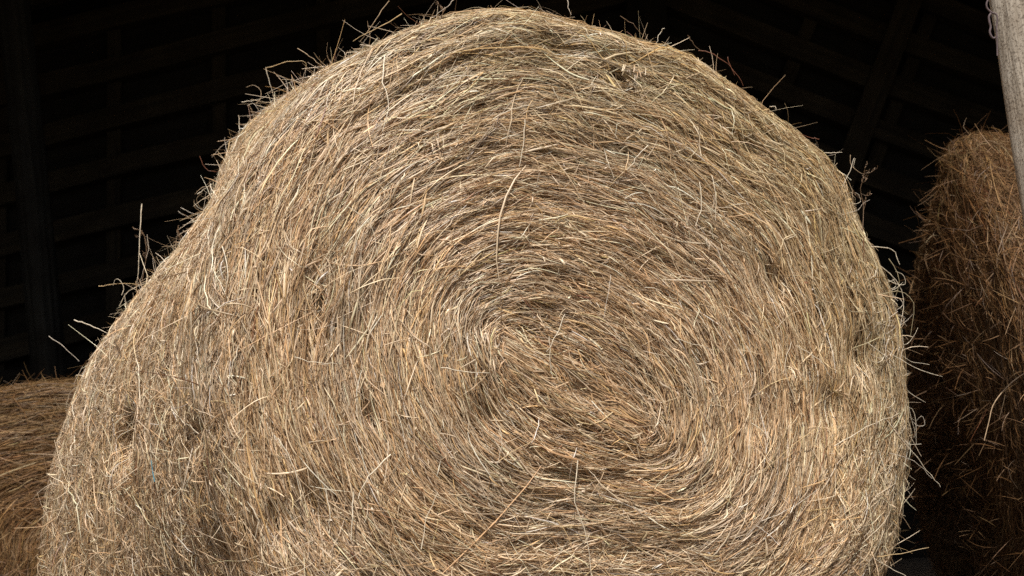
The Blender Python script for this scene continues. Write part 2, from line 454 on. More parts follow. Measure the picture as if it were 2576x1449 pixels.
# the outline as measured in the photograph; the skin is grown or shrunk to meet it
sil_px = [(1300, 27), (1200, 33), (1100, 55), (960, 108), (830, 168), (735, 222), (655, 285), (605, 365), (575, 430), (530, 515), (470, 590), (402, 650), (350, 720), (295, 790), (250, 860),
          (205, 930), (172, 1020), (140, 1110), (118, 1200), (102, 1310), (92, 1449), (1450, 50), (1600, 95), (1740, 132), (1820, 190), (1950, 290), (2075, 395), (2125, 470), (2158, 560),
          (2205, 650), (2248, 760), (2268, 860), (2276, 1000), (2276, 1120), (2262, 1260), (2240, 1400)]
_sp = np.array(sil_px, float) - (1395, 880); _sa = (np.arctan2(-_sp[:, 1], _sp[:, 0]) + math.pi / 2) % (2 * math.pi); _sr = np.hypot(_sp[:, 0], _sp[:, 1]); _o = np.argsort(_sa); _sa, _sr = _sa[_o], _sr[_o]
for _it in range(3):
    A, B = np.meshgrid(np.r_[np.linspace(0.95, 1.25, 12), np.linspace(1.3, 2.4, 40)], TH, indexing='ij')
    X, Y, Z = project(big.base(A, B)); dx, dy = X - 1395, Y - 880
    a = (np.arctan2(-dy, dx) + math.pi / 2) % (2 * math.pi); r = np.hypot(dx, dy)
    bins = np.full(180, 0.0); np.maximum.at(bins, (a / (2 * math.pi) * 180).astype(int).ravel() % 180, r.ravel())
    ba = (np.arange(180) + 0.5) / 180 * 2 * math.pi
    want = np.interp(ba, _sa, _sr) - 7
    ok = (ba > _sa[0]) & (ba < _sa[-1])
    rat = np.where(ok, want / np.maximum(bins, 1), 1.0)
    _k = np.hanning(23)[1:-1]; _k /= _k.sum(); rat = np.convolve(np.r_[rat[-10:], rat, rat[:10]], _k, 'valid')
    rt = np.interp((TH + math.pi / 2) % (2 * math.pi), ba, rat) ** 0.6
    big.back = np.maximum(C2 + (big.back - C2) * rt[:, None], [-99, 0.0])
    fm = np.interp(TH, [-math.pi, -1.9, -1.6, 1.7, 2.2, math.pi], [0.15, 0.15, 1, 1, 0.3, 0.15])
    big.front = np.maximum(C2 + (big.front - C2) * (1 + (rt - 1) * fm)[:, None], [-99, 0.0])

# where a point of the photograph lies on the bale's skin
_S, _T = np.meshgrid(np.linspace(0.01, 2.24, 420), np.linspace(-math.pi, math.pi, 720, endpoint=False))
_S = _S.ravel(); _T = _T.ravel()
_P, _a, _b, _n = big.frame(_S, _T); _n = big.fixn(_n)
_f = ((_n * (CAM - _P)).sum(-1) > 0)
_S, _T, _P, _n = _S[_f], _T[_f], _P[_f], _n[_f]
_x, _y, _z = project(_P)
def skin(px, py):
    i = int(np.argmin((_x - px) ** 2 + (_y - py) ** 2 + 0))
    return _P[i], _n[i], _S[i], _T[i], _z[i], math.hypot(_x[i] - px, _y[i] - py)
for (px, py, r, a) in [(308, 1120, 0.045, 0.10), (318, 1060, 0.03, 0.05), (505, 1105, 0.04, 0.04), (930, 1045, 0.02, 0.035), (790, 1270, 0.05, 0.03), (860, 1330, 0.06, 0.025),
                       (1385, 900, 0.055, 0.045), (1330, 860, 0.03, 0.03), (1460, 955, 0.055, 0.050), (1530, 1010, 0.045, 0.030), (1230, 1060, 0.05, 0.03), (1400, 90, 0.045, 0.035), (1430, 120, 0.03, 0.03), (570, 1380, 0.05, 0.02),
                       (1960, 700, 0.05, 0.03), (1890, 380, 0.04, 0.03), (2090, 1020, 0.05, 0.03), (700, 1330, 0.05, 0.03), (650, 330, 0.05, 0.03), (2170, 900, 0.05, 0.035)]:
    P, n, *_ = skin(px, py)
    big.dents.append((P, r, a))
for (px, py, r, a) in [(330, 1130, 0.10, 0.75), (1560, 190, 0.045, 0.5), (2060, 790, 0.05, 0.3), (800, 760, 0.06, 0.4), (1660, 1110, 0.05, 0.3)]:
    P, n, *_ = skin(px, py)
    big.whorls.append((P, r, a))

root = empty('hay_bale', (0.0, 0.6, 0.0), label='large pale tan round hay bale filling the picture, its coiled end facing the viewer', cat='hay bale', group='round hay bales in the barn')
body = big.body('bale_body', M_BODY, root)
body.pop('kind', None) if 'kind' in body else None

def facing(P, n):
    return (n * norm(CAM - P)).sum(-1)
def w_big(P, S, th):
    # the sides that only another viewpoint would show get thinner cover
    x, y, z = project(P)
    inside = (x > -250) & (x < 2826) & (y > -200) & (y < 1700)
    _, T, Q, n = big.frame(S, th); n = big.fixn(n)
    f = facing(P, n)
    vis = np.clip((f + 0.25) * 3, 0.12, 1)
    return np.where(inside, vis, 0.25 * vis)
def side_mess(P, S, th):
    x, y, z = project(P)
    low_left = np.clip((y - 850) / 350, 0, 1) * np.clip((620 - x) / 250, 0, 1)
    rightrim = np.clip((x - 2000) / 300, 0, 1) * np.clip((y - 1050) / 250, 0, 1)
    bottom = np.clip((y - 1250) / 200, 0, 1)
    top = np.clip(1 - np.abs(y - 200) / 350, 0, 1)
    left = np.clip((700 - x) / 300, 0, 1)
    return np.clip(left * 0.35 + low_left * 1.0 + rightrim * 0.5 + bottom * 0.3 + top * 0.10, 0, 1)

packs = []
# deep layer, laid along the winding
packs.append(strands(big, 38000, 5, w_big, (0.0022, 0.35), (0.13, 0.5), lambda P, S, th: 0.11 + 0.25 * side_mess(P, S, th), 0.002,
                     [1, 3, 6, 7, 1.5, 1, 1, 0.2], off=(-0.032, -0.010)))
packs[-1] = (*packs[-1], False)
# main layer
packs.append(strands(big, 104000, 5, w_big, (0.00145, 0.45), (0.115, 0.5), lambda P, S, th: 0.14 + 0.55 * side_mess(P, S, th), 0.003,
                     [7, 7, 4.5, 3, 1.5, 3.5, 1.6, 0.2], off=(-0.017, 0.004), kink=0.18))
# the heart of the roll: a slack run of stalks along the fold
def heart(N):
    a = rng.uniform(-0.19, 0.19, N); b = rng.normal(0, 0.030, N) * (1 - 0.4 * np.abs(a) / 0.19); L = 0.05 + 0.10 * rng.random(N); K = 6
    ang = core_ang + rng.normal(0, 0.17, N) + 0.5 * b / 0.05 * (a / 0.2) * -0.3
    u = np.linspace(-0.5, 0.5, K)[None]; cv = rng.normal(0, 0.5, N)
    dx = L[:, None] * u; dz = (cv * L)[:, None] * (u ** 2)
    X = cc[0] + (a * ca - b * sa)[:, None] + dx * np.cos(ang)[:, None] - dz * np.sin(ang)[:, None]
    Z = cc[1] + (a * sa + b * ca)[:, None] + dx * np.sin(ang)[:, None] + dz * np.cos(ang)[:, None]
    Y = -0.044 + rng.uniform(-0.004, 0.018, N)[:, None] + 0.034 * np.exp(-(b / 0.03) ** 2)[:, None] * np.exp(-((a - 0.02) / 0.12) ** 2)[:, None] - 0.006 * (1 - 4 * u ** 2)
    C = np.stack([X, Y, Z], -1); tan = norm(np.gradient(C, axis=1)); nn = np.array([0, -1.0, 0])
    sd_ = norm(np.cross(tan, nn)); up = np.cross(sd_, tan); up = up * np.sign((up * nn).sum(-1, keepdims=True))
    return C, sd_, up, 0.0021 * np.exp(rng.normal(0, .3, N))[:, None] * np.ones((1, K)), colours(N, [4, 7, 5, 3, 1.5, 2, 1.4, 0.2])
packs.append(heart(2600))
# loose top layer, any direction
packs.append(strands(big, 15000, 7, lambda P, S, th: w_big(P, S, th) * (0.45 + 2.6 * side_mess(P, S, th)), (0.0017, 0.42), (0.07, 0.6), lambda P, S, th: 0.50 + 0.6 * side_mess(P, S, th), 0.005,
                     [7, 5, 2.5, 1.2, 1.6, 4, 1.5, 0.2], off=(-0.006, 0.006), kink=0.45, endlift=0.03))
# a few broad flat leaves among the stalks
packs.append(strands(big, 1300, 5, w_big, (0.0034, 0.3), (0.05, 0.5), 0.35, 0.004, [5, 5, 3, 1, 1, 5, 1, 0.3], off=(-0.008, 0.004), kink=0.5))
# chaff: short broken bits of leaf
packs.append((*strands(big, 7000, 3, w_big, (0.0030, 0.4), (0.011, 0.4), 1.2, 0.001, [7, 5, 3, 2, 1, 5, 1.5, 0.8], off=(-0.006, 0.003), kink=0.6), False))
def cat_packs(name, packs, mat, parent, **k):
    Vs, Qs, Cs = [], [], []; base = 0
    out = None
    for p in packs:
        me = ribbons('tmp', *p[:4], p[4], ridged=p[-1] if isinstance(p[-1], bool) else True)
        nv = len(me.vertices); v = np.empty(nv * 3, np.float32); me.vertices.foreach_get('co', v)
        q = np.empty(len(me.loops), np.int32); me.loops.foreach_get('vertex_index', q)
        c = np.empty(nv * 4, np.float32); me.color_attributes['tint'].data.foreach_get('color', c)
        Vs.append(v.reshape(-1, 3)); Qs.append(q.reshape(-1, 4) + base); Cs.append(c.reshape(-1, 4)[:, :3]); base += nv
        bpy.data.meshes.remove(me)
    me = fast_mesh(name, np.vstack(Vs), np.vstack(Qs), np.vstack(Cs))
    return link_mesh(name, me, mat, parent, kind='stuff', **k)
cat_packs('hay_strands', packs, M_STRAND, root)
def w_fz(P, S, th):
    _, T, Q, n = big.frame(S, th); n = big.fixn(n)
    f = facing(P, n)
    x, y, z = project(P)
    return np.clip((f + 0.2) * 5, 0.05, 1) * (0.35 + 1.6 * np.exp(-(f / 0.30) ** 2) + 1.2 * side_mess(P, S, th)) * np.where((y < 1600) & (S < 2.25), 1, 0.2) * np.clip(0.6 + 2.2 * vn(S * 9, (th + math.pi) / (2 * math.pi) * 40, 10, 40), 0.12, 3)
fz = [fuzz(big, 5500, 5, w_fz, (0.0018, 0.35), (0.045, 0.6), [7, 4, 2, 1, 1, 5, 1, 0.4])]
def w_rim(P, S, th):
    _, T, Q, n = big.frame(S, th); n = big.fixn(n); f = facing(P, n)
    x, y, z = project(P)
    return np.exp(-(f / 0.16) ** 2) * np.where((y < 1550) & (S < 2.3), 1.0, 0.1) * np.where(x < 700, 1.7, 1.0) * np.clip(0.8 + 1.5 * vn(S * 9, (th + math.pi) / (2 * math.pi) * 50, 11, 50), 0.15, 3)
fz.append(fuzz(big, 8500, 5, w_rim, (0.0014, 0.35), (0.024, 0.6), [10, 3, 1, 0.3, 0.5, 6, 0.7, 0.1], out=0.7))  # whiter colour mix, painting the light that catches the rim into the hay
cat_packs('loose_hay_ends', fz, M_STRAND, root)

# ---- single stalks that the eye picks out, each a part
stalks = [  # (points in the picture, radius mm, palette, lift)
 ([(357, 512), (352, 600), (345, 712)], 1.9, 0), ([(187, 806), (225, 818), (268, 838)], 1.8, 0), ([(123, 845), (160, 872), (200, 908)], 1.2, 5),
 ([(247, 721), (300, 714), (368, 716)], 1.2, 6), ([(668, 168), (676, 200), (686, 232)], 1.4, 0), ([(668, 170), (715, 158), (765, 153), (768, 180)], 1.2, 6),
 ([(977, 0), (945, 50), (905, 105)], 1.3, 1), ([(1010, 35), (950, 70), (888, 102)], 1.4, 6), ([(1427, 0), (1430, 20), (1437, 38)], 1.5, 5),
 ([(1143, 0), (1120, 20), (1085, 45)], 1.2, 5), ([(748, 122), (780, 142), (812, 165)], 1.2, 1), ([(502, 392), (515, 420), (535, 432), (560, 428)], 1.2, 7),
 ([(498, 488), (515, 475), (538, 460)], 1.4, 0), ([(530, 462), (532, 482), (540, 505)], 1.5, 0), ([(453, 522), (480, 535), (505, 540)], 1.0, 5), ([(447, 532), (475, 548), (500, 570)], 1.0, 5),
 ([(566, 345), (568, 370), (575, 395)], 1.2, 5), ([(600, 288), (602, 320), (600, 340)], 1.5, 0), ([(608, 258), (640, 252), (672, 242)], 1.3, 0), ([(540, 505), (528, 570), (518, 655)], 1.9, 0),
 ([(372, 590), (371, 640), (355, 700)], 1.0, 5), ([(300, 770), (320, 735), (360, 715), (368, 712)], 1.1, 0),
 ([(980, 1145), (945, 1182), (918, 1215), (900, 1255)], 2.0, 0), ([(888, 1237), (886, 1300), (884, 1360)], 2.1, 0), ([(520, 1140), (470, 1215), (430, 1260), (390, 1335)], 1.9, 0),
 ([(1452, 1157), (1452, 1200), (1446, 1265), (1470, 1330), (1490, 1449)], 1.7, 0), ([(740, 898), (790, 912), (848, 915)], 1.2, 0), ([(968, 140), (962, 200), (978, 260), (960, 330)], 1.9, 0),
 ([(1520, 1190), (1490, 1240), (1470, 1275)], 1.2, 1), ([(1380, 845), (1383, 900), (1390, 945)], 1.1, 0), ([(1262, 700), (1261, 770), (1259, 825)], 1.3, 3),
 ([(1450, 742), (1475, 748), (1498, 752)], 2.2, 7), ([(1420, 790), (1405, 830), (1375, 885)], 1.3, 0), ([(1110, 925), (1170, 935), (1230, 938)], 1.5, 0), ([(1700, 852), (1745, 865), (1795, 880)], 1.3, 0),
 ([(1537, 688), (1530, 740), (1520, 800)], 1.2, 5), ([(1255, 1160), (1300, 1130), (1345, 1105)], 1.3, 6), ([(2100, 1120), (2180, 1075), (2260, 1040)], 1.3, 0),
 ([(1520, 372), (1530, 410), (1545, 448)], 1.4, 0), ([(1320, 300), (1318, 350), (1305, 420)], 1.3, 0), ([(1310, 740), (1345, 790), (1380, 830)], 1.0, 7), ([(830, 885), (870, 845), (910, 805)], 1.0, 3),
 ([(830, 230), (822, 260), (830, 290)], 1.2, 0), ([(1175, 170), (1178, 200), (1183, 225)], 1.3, 1), ([(600, 870), (585, 920), (570, 975)], 1.6, 0), ([(345, 905), (350, 960), (352, 1015)], 1.6, 0),
 ([(430, 1030), (460, 1060), (500, 1090)], 1.4, 0), ([(700, 1100), (740, 1180), (760, 1260)], 1.5, 0), ([(820, 1230), (830, 1290), (826, 1340)], 1.6, 0), ([(512, 1235), (513, 1300), (515, 1370)], 1.6, 1),
 ([(1245, 1050), (1262, 1105), (1250, 1170)], 1.0, 0), ([(2000, 870), (2060, 905), (2090, 950)], 1.4, 0), ([(1990, 860), (1975, 925), (2000, 1010)], 1.2, 0), ([(1915, 1310), (1995, 1275), (2060, 1230)], 1.2, 5),
 ([(1560, 40), (1590, 60), (1620, 92)], 1.0, 3), ([(1668, 70), (1660, 85), (1650, 108)], 1.0, 0), ([(1730, 88), (1745, 110), (1762, 128)], 0.9, 3), ([(1757, 125), (1805, 140), (1850, 185), (1872, 215)], 1.2, 7),
 ([(1830, 143), (1838, 165), (1848, 190)], 1.1, 7), ([(2070, 385), (2090, 383), (2118, 384)], 1.4, 0), ([(2060, 350), (2040, 345), (2005, 335)], 1.3, 7), ([(1935, 268), (1950, 268), (1952, 275)], 1.2, 0),
 ([(2120, 470), (2150, 400), (2148, 425)], 0.9, 0), ([(2190, 620), (2245, 628), (2262, 665)], 1.5, 0), ([(2200, 660), (2250, 700), (2275, 760), (2262, 830)], 1.3, 0), ([(2215, 740), (2270, 735), (2300, 770), (2290, 850)], 1.2, 4),
 ([(2235, 650), (2262, 700), (2250, 760), (2285, 790)], 1.1, 4), ([(2180, 860), (2235, 900), (2272, 950), (2280, 985)], 1.4, 0), ([(2230, 880), (2300, 925), (2370, 948)], 1.2, 0), ([(2268, 955), (2300, 1080), (2300, 1100)], 1.0, 0),
 ([(2230, 1060), (2330, 1180), (2368, 1225)], 1.0, 0), ([(2240, 1140), (2300, 1160), (2345, 1205)], 1.0, 5), ([(2205, 1400), (2265, 1393), (2338, 1377)], 1.4, 6), ([(2200, 1405), (2240, 1430), (2280, 1449)], 1.3, 0),
 ([(2265, 1010), (2300, 1040), (2305, 1120)], 1.1, 0), ([(2150, 1180), (2240, 1260), (2290, 1330)], 1.1, 1), ([(1360, 1290), (1420, 1330), (1460, 1449)], 1.3, 6), ([(1060, 1380), (1075, 1300), (1100, 1240)], 1.2, 0),
 ([(620, 1260), (650, 1310), (640, 1360)], 1.4, 0), ([(720, 1165), (800, 1250), (860, 1300)], 1.4, 1), ([(560, 620), (575, 680), (565, 740)], 1.4, 0), ([(870, 520), (930, 560), (950, 640)], 1.0, 0),
 ([(1880, 870), (1900, 920), (1890, 990)], 1.1, 0), ([(1760, 460), (1765, 520), (1750, 570)], 1.3, 0), ([(1790, 440), (1800, 500), (1800, 555)], 1.3, 0), ([(1630, 365), (1600, 400), (1575, 430)], 1.3, 0),
 ([(1150, 905), (1145, 935), (1150, 960)], 1.0, 1), ([(1000, 680), (965, 740), (930, 800)], 1.0, 3), ([(2050, 1080), (1985, 1130), (1930, 1175)], 1.2, 6), ([(1240, 300), (1300, 270), (1345, 265)], 1.2, 0),
]
def stalk_mats():
    out = []
    for c in PAL:
        out.append(plain_mat('stalk_straw', tuple(c * 1.08), 0.42, 0.5))
    return out
SM = stalk_mats()
def stalk_path(pts, n=9, lift=0.016, back=0.0):
    ss = [skin(*p) for p in pts]
    ok = [s for s in ss if s[5] < 10]
    dep0 = (ok or [min(ss, key=lambda s: s[5])])
    out = []
    for p, s in zip(pts, ss):
        if s[5] < 10: z = s[4] - lift - 0.012
        else: z = min(dep0, key=lambda q: math.hypot(project(q[0])[0] - p[0], project(q[0])[1] - p[1]))[4] - lift * 0.3
        out.append(z)
    P = []
    for (p, z) in zip(pts, out):
        d = ray(*p); P.append(CAM + d * z)
    return bezier(P, n)
for pts, rad, pal in stalks:
    P = stalk_path(pts)
    P = P + rng.normal(0, 0.0012, P.shape)
    V, q = tube(P, rad * 1e-3)
    link_mesh('hay_stalk', fast_mesh('hay_stalk', V, q), SM[pal], root, label='rust red stalk' if pal == 7 else None)
# tangled curls where the winding has come loose at the rims
trg = np.random.default_rng(21)
def curl(cx, cy, sx, sy, rad, span, base_dir):
    p = np.array([cx + trg.normal(0, sx), cy + trg.normal(0, sy)]); a = base_dir + trg.normal(0, 0.5); pts = [tuple(p)]
    turn = trg.normal(0, 0.9)
    for i in range(4):
        p = p + span * (0.7 + 0.6 * trg.random()) * np.array([math.cos(a), math.sin(a)]); a += turn + trg.normal(0, 0.35); pts.append(tuple(p))
    P = stalk_path(pts, 11, lift=0.01); P = P + trg.normal(0, 0.012, 3) * np.linspace(0, 1, 11)[:, None]
    V, q = tube(P, rad); pal = trg.choice([0, 0, 5, 5, 1, 4])
    link_mesh('hay_stalk', fast_mesh('hay_stalk', V, q), SM[pal], root)
for i in range(16): curl(2215, 720, 18, 60, 0.0010, 24, 0.9)
for i in range(14): curl(2245, 860, 14, 70, 0.0010, 24, 1.3)
for i in range(9): curl(2262, 1040, 10, 60, 0.0009, 22, 1.4)
for i in range(7): curl(2110, 470, 14, 40, 0.0009, 20, 0.6)
for i in range(8): curl(665, 262, 30, 18, 0.0010, 20, -0.6)
for i in range(6): curl(540, 490, 10, 40, 0.0010, 17, -2.4)
for i in range(6): curl(305, 790, 20, 25, 0.0010, 17, -1.2)
# dry flowering weed stems that stand out at the rims
def weed(pts, nb, size):
    P = stalk_path(pts, 12)
    V, q = tube(P, 0.0011, 4)
    Vs, Qs, base = [V], [q], len(V)
    for i in range(nb):
        k = int(2 + (len(P) - 3) * (i + rng.random()) / nb)
        a = P[k]; t = norm(P[min(k + 1, len(P) - 1)] - P[k])
        d = norm(t * 0.7 + norm(rng.normal(0, 1, 3)) * 0.8); L = size * (0.4 + 0.6 * rng.random())
        b = bezier([a, a + d * L * 0.6, a + d * L + t * L * 0.25], 5)
        v, qq = tube(b, 0.0007, 4); Vs.append(v); Qs.append(qq + base); base += len(v)
        for e in range(3):
            s0 = b[-1 - e]; v, qq = tube(np.array([s0, s0 + norm(t + rng.normal(0, .5, 3)) * 0.005, s0 + norm(t + rng.normal(0, .3, 3)) * 0.010]), 0.0016, 4)
            Vs.append(v); Qs.append(qq + base); base += len(v)
    return link_mesh('seed_head', fast_mesh('seed_head', np.vstack(Vs), np.vstack(Qs)), SM[3], root, label='dry branching seed head')
weed([(2170, 580), (2172, 520), (2165, 470), (2188, 425)], 9, 0.035)
weed([(358, 705), (368, 640), (362, 590), (345, 575)], 6, 0.025)
weed([(455, 615), (448, 590), (450, 578)], 4, 0.012)
weed([(1110, 45), (1115, 25), (1105, 12)], 4, 0.012)
# blue twine scrap
V, q = tube(stalk_path([(380, 1158), (383, 1180), (389, 1212)], 7, 0.026), 0.0016, 6, 0.9)
link_mesh('baling_twine', fast_mesh('baling_twine', V, q), plain_mat('blue_twine', (0.10, 0.26, 0.32), 0.6), root, label='short scrap of blue twine')
# tufts of bent stalk ends
def tuft(px, py, n, r, ln):
    P0, n0, *_ = skin(px, py)
    Cs = []
    for i in range(n):
        a = ray(px + rng.normal(0, r), py + rng.normal(0, r * 0.35)); z = skin(px, py)[4] - 0.012
        p = CAM + a * z
        d = norm(np.array([rng.normal(0, .35), -0.5, -1.0]))
        L = ln * (0.6 + 0.7 * rng.random())
        Cs.append(bezier([p, p + n0 * 0.018 + d * L * 0.3, p + n0 * 0.014 + d * L], 5))
    C = np.array(Cs); tan = norm(np.gradient(C, axis=1)); b = norm(np.cross(tan, n0 + 0.01)); up = np.cross(b, tan)
    return C, b, up, np.full((n, 5), 0.0021), colours(n, [3, 4, 3, 1, 1, 2, 0, 0])
cat_packs('hay_tuft', [tuft(1575, 172, 12, 24, 0.03), tuft(1085, 352, 14, 22, 0.02), tuft(1700, 560, 10, 16, 0.02), tuft(1985, 930, 10, 12, 0.03)], M_STRAND, root)

# ------------------------------------------------------------------ the other bales
def ellipse(cx, cz, rx, rz, floor=0.0, lump=0.03, seed=0, top=1.0):
    rr = 1 + lump * np.sin(TH * 3 + seed) + lump * 0.6 * np.sin(TH * 5 + seed * 2.1)
    cx_ = np.sign(np.cos(TH)) * np.where(np.sin(TH) < 0, np.abs(np.cos(TH)) ** 0.35 * (1 + 0.12 * np.clip(-np.sin(TH) * 3, 0, 1)), np.abs(np.cos(TH)) ** top)
    q = np.stack([cx + rx * rr * cx_, cz + rz * rr * np.sin(TH)], -1)
    q[:, 1] = np.maximum(q[:, 1], floor); return q
def small_core(cx, cz, r, ang=0.4):
    return np.stack([cx + r * np.cos(TH), cz + r * 0.3 * np.sin(TH)], -1)

def other_bale(o, u, d, rx, rz, L, label, seed, wfun, n1, n2, nf, wts, body_mat, strand_mat, top=1.0, ridge=1.0, mess=0.3, c0=None, wd=0.0017):
    fr = ellipse(0, rz, rx, rz, seed=seed, top=top); bk = ellipse(0, rz * 0.98, rx * 1.02, rz * 0.98, seed=seed + 1, top=top)
    b = Bale(o, u, d, fr, bk, (0, rz), small_core(*(c0 or (0.0, rz)), 0.08), L, rim=0.13, bulge=0.05, ridge=ridge)
    b.setsign()
    r = empty('hay_bale', tuple(np.asarray(o) + np.asarray(d) * L / 2), label=label, cat='hay bale', group='round hay bales in the barn')
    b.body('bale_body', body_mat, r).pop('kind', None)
    ww = lambda P, S, th: wfun(b, P, S, th)
    pk = [strands(b, n1, 5, ww, (wd, 0.3), (0.16, 0.5), mess, 0.003, wts, off=(-0.02, 0.004), kink=0.2),
          strands(b, n2, 5, ww, (wd * 0.9, 0.3), (0.08, 0.6), 0.9, 0.006, wts, off=(-0.004, 0.01), kink=0.8, endlift=0.03)]
    cat_packs('hay_strands', [(*p, False) for p in pk], strand_mat, r)
    cat_packs('loose_hay_ends', [(*fuzz(b, nf, 5, ww, (0.0016, 0.3), (0.065, 0.6), wts), False)], strand_mat, r)
    return b, r
def w_any(b, P, S, th):
    x, y, z = project(P)
    _, T, Q, n = b.frame(S, th); n = b.fixn(n)
    f = facing(P, n)
    inside = (x > -150) & (x < 2726) & (y > -100) & (y < 1600)
    return np.clip((f + 0.2) * 3, 0.08, 1) * np.where(inside, 1, 0.12)

# right: its coiled end faces left, its round side faces the viewer
rd = norm(np.array([0.90, -0.44, 0.0])); ru = np.array([-rd[1], rd[0], 0.0])
ro = CAM + ray(2400, 900) * 5.0; ro[2] = 0
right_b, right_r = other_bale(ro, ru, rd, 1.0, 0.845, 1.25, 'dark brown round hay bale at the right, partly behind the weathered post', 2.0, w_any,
                     38000, 2500, 4500, [1, 3, 5, 4, 2, 1, 1, 0.5], M_BODY_BROWN, M_STRAND_BROWN_SHADED, ridge=0.7, mess=0.45, top=2.0)
# left: low slumped bale
lp = CAM + ray(120, 1300) * 5.3
ld = norm(np.array([0.25, 1.0, 0])); lu = np.array([ld[1], -ld[0], 0.0])
left_b, left_r = other_bale((lp[0] + 0.10, lp[1], 0), lu, ld, 0.98, 0.498, 1.2, 'low slumped brown hay bale behind the left foot of the large pale bale', 0.4, w_any,
                     20000, 3500, 3500, [1, 4, 5, 3, 2, 1, 2, 0.4], M_BODY_BROWN, M_STRAND_OCHRE, ridge=0.6, mess=0.10, c0=(0.62, 0.15))

# ------------------------------------------------------------------ ground
def box_mesh(name, cx, hx, hy, hz, bev=0.004, wob=0.0, seg=1):
    bm = bmesh.new(); bmesh.ops.create_cube(bm, size=1)
    bmesh.ops.scale(bm, vec=(hx * 2, hy * 2, hz * 2), verts=bm.verts)
    if seg > 1:
        ed = [e for e in bm.edges if abs((e.verts[0].co - e.verts[1].co).x) > hx]
        bmesh.ops.subdivide_edges(bm, edges=ed, cuts=seg)
        for v in bm.verts:
            k = wob * math.sin(v.co.x * 2.3 + cx * 7) ; v.co.y += k * 0.3; v.co.z += k + random.uniform(-wob, wob) * 0.3
    me = bpy.data.meshes.new(name); bm.to_mesh(me); bm.free(); return me

def ground_mat():
    m, n, l, b = new_mat('trodden_earth')
    g = n.new('ShaderNodeNewGeometry')
    no = n.new('ShaderNodeTexNoise'); no.inputs['Scale'].default_value = 3; no.inputs['Detail'].default_value = 9
    l.new(g.outputs['Position'], no.inputs['Vector'])
    rp = n.new('ShaderNodeValToRGB'); rp.color_ramp.elements[0].color = (0.06, 0.045, 0.03, 1); rp.color_ramp.elements[1].color = (0.17, 0.13, 0.085, 1)
    l.new(no.outputs['Fac'], rp.inputs[0]); l.new(rp.outputs[0], b.inputs['Base Color'])
    b.inputs['Roughness'].default_value = 0.95
    bu = n.new('ShaderNodeBump'); bu.inputs['Distance'].default_value = 0.03; l.new(no.outputs['Fac'], bu.inputs['Height']); l.new(bu.outputs[0], b.inputs['Normal'])
    return m
me = bpy.data.meshes.new('ground')
me.from_pydata([(-150, -150, 0), (150, -150, 0), (150, 150, 0), (-150, 150, 0)], [], [(0, 1, 2, 3)])
link_mesh('ground', me, ground_mat(), kind='structure')

# ------------------------------------------------------------------ the barn
# barn frame: bx along the back wall, by into the barn; its back wall squares up with the view
by = norm(np.array([math.sin(-YAW), math.cos(-YAW), 0])); bx = np.array([by[1], -by[0], 0])
BO = np.array([CAM[0], CAM[1], 0.0])
def BW(x, y, z): return BO + bx * x + by * y + np.array([0, 0, z])
def place(o, loc, xdir, zdir=None):
    X = Vector(xdir).normalized(); Z = Vector(zdir if zdir is not None else (0, 0, 1))
    Y = Z.cross(X).normalized(); Z = X.cross(Y)
    M = Matrix((X, Y, Z)).transposed().to_4x4(); M.translation = Vector(loc)
    o.matrix_world = M
def part_box(name, parent, a, b, th, dp, mat, zdir, seg=1, wob=0.0, **k):
    a = np.asarray(a, float); b = np.asarray(b, float); L = np.linalg.norm(b - a)
    me = box_mesh(name, random.random(), L / 2, th / 2, dp / 2, seg=seg, wob=wob)
    o = bpy.data.objects.new(name, me); COL.objects.link(o); me.materials.append(mat)
    X = Vector((b - a) / L); Z = Vector(zdir); Y = Z.cross(X).normalized(); Z = X.cross(Y)
    M = Matrix((X, Y, Z)).transposed().to_4x4(); M.translation = Vector((a + b) / 2)
    if parent:
        o.parent = parent; o.matrix_local = Matrix.Translation(-parent.location) @ M
    else: o.matrix_world = M
    return props(o, **k)

YB = 9.2
fwd = by  # thickness direction of wall pieces
# gable wall: boards follow the roof slope on both sides, with battens across
gable = empty('barn_wall', tuple(BW(0, YB, 0)), label='dark boarded gable wall with sloping boards far behind the bales', cat='wall')
RX, RZ = 0.95, 4.25          # ridge position
sl_l, sl_r = math.tan(R(12)), math.tan(R(24))
pitch_b = 0.34
i = 0
for k in range(-7, 15):
    z0 = RZ - k * pitch_b
    for side, sl, xe in ((-1, sl_l, -5.2), (1, sl_r, 5.2)):
        x1 = RX + side * 0.01; x2 = xe
        za, zb = z0, z0 - abs(x2 - RX) * sl
        if za < 0.2: continue
        if zb < 0.1:
            x2 = RX + side * (za - 0.1) / sl; zb = 0.1
        a = BW(x1, YB + 0.02 * side * 0 + 0.05, za); b = BW(x2, YB + 0.05, zb)
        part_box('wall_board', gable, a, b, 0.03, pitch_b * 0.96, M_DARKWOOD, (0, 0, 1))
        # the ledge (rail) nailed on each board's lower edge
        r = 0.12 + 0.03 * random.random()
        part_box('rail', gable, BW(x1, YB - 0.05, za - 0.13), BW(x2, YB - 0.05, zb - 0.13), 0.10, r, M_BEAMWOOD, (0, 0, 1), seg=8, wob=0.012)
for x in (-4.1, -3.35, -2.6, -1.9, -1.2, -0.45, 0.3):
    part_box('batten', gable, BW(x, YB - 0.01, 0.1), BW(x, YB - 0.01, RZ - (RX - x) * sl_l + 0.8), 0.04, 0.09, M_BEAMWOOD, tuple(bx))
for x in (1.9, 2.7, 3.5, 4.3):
    part_box('batten', gable, BW(x - 0.9, YB - 0.01, 1.2), BW(x + 0.5, YB - 0.01, 4.3), 0.04, 0.09, M_BEAMWOOD, tuple(bx))
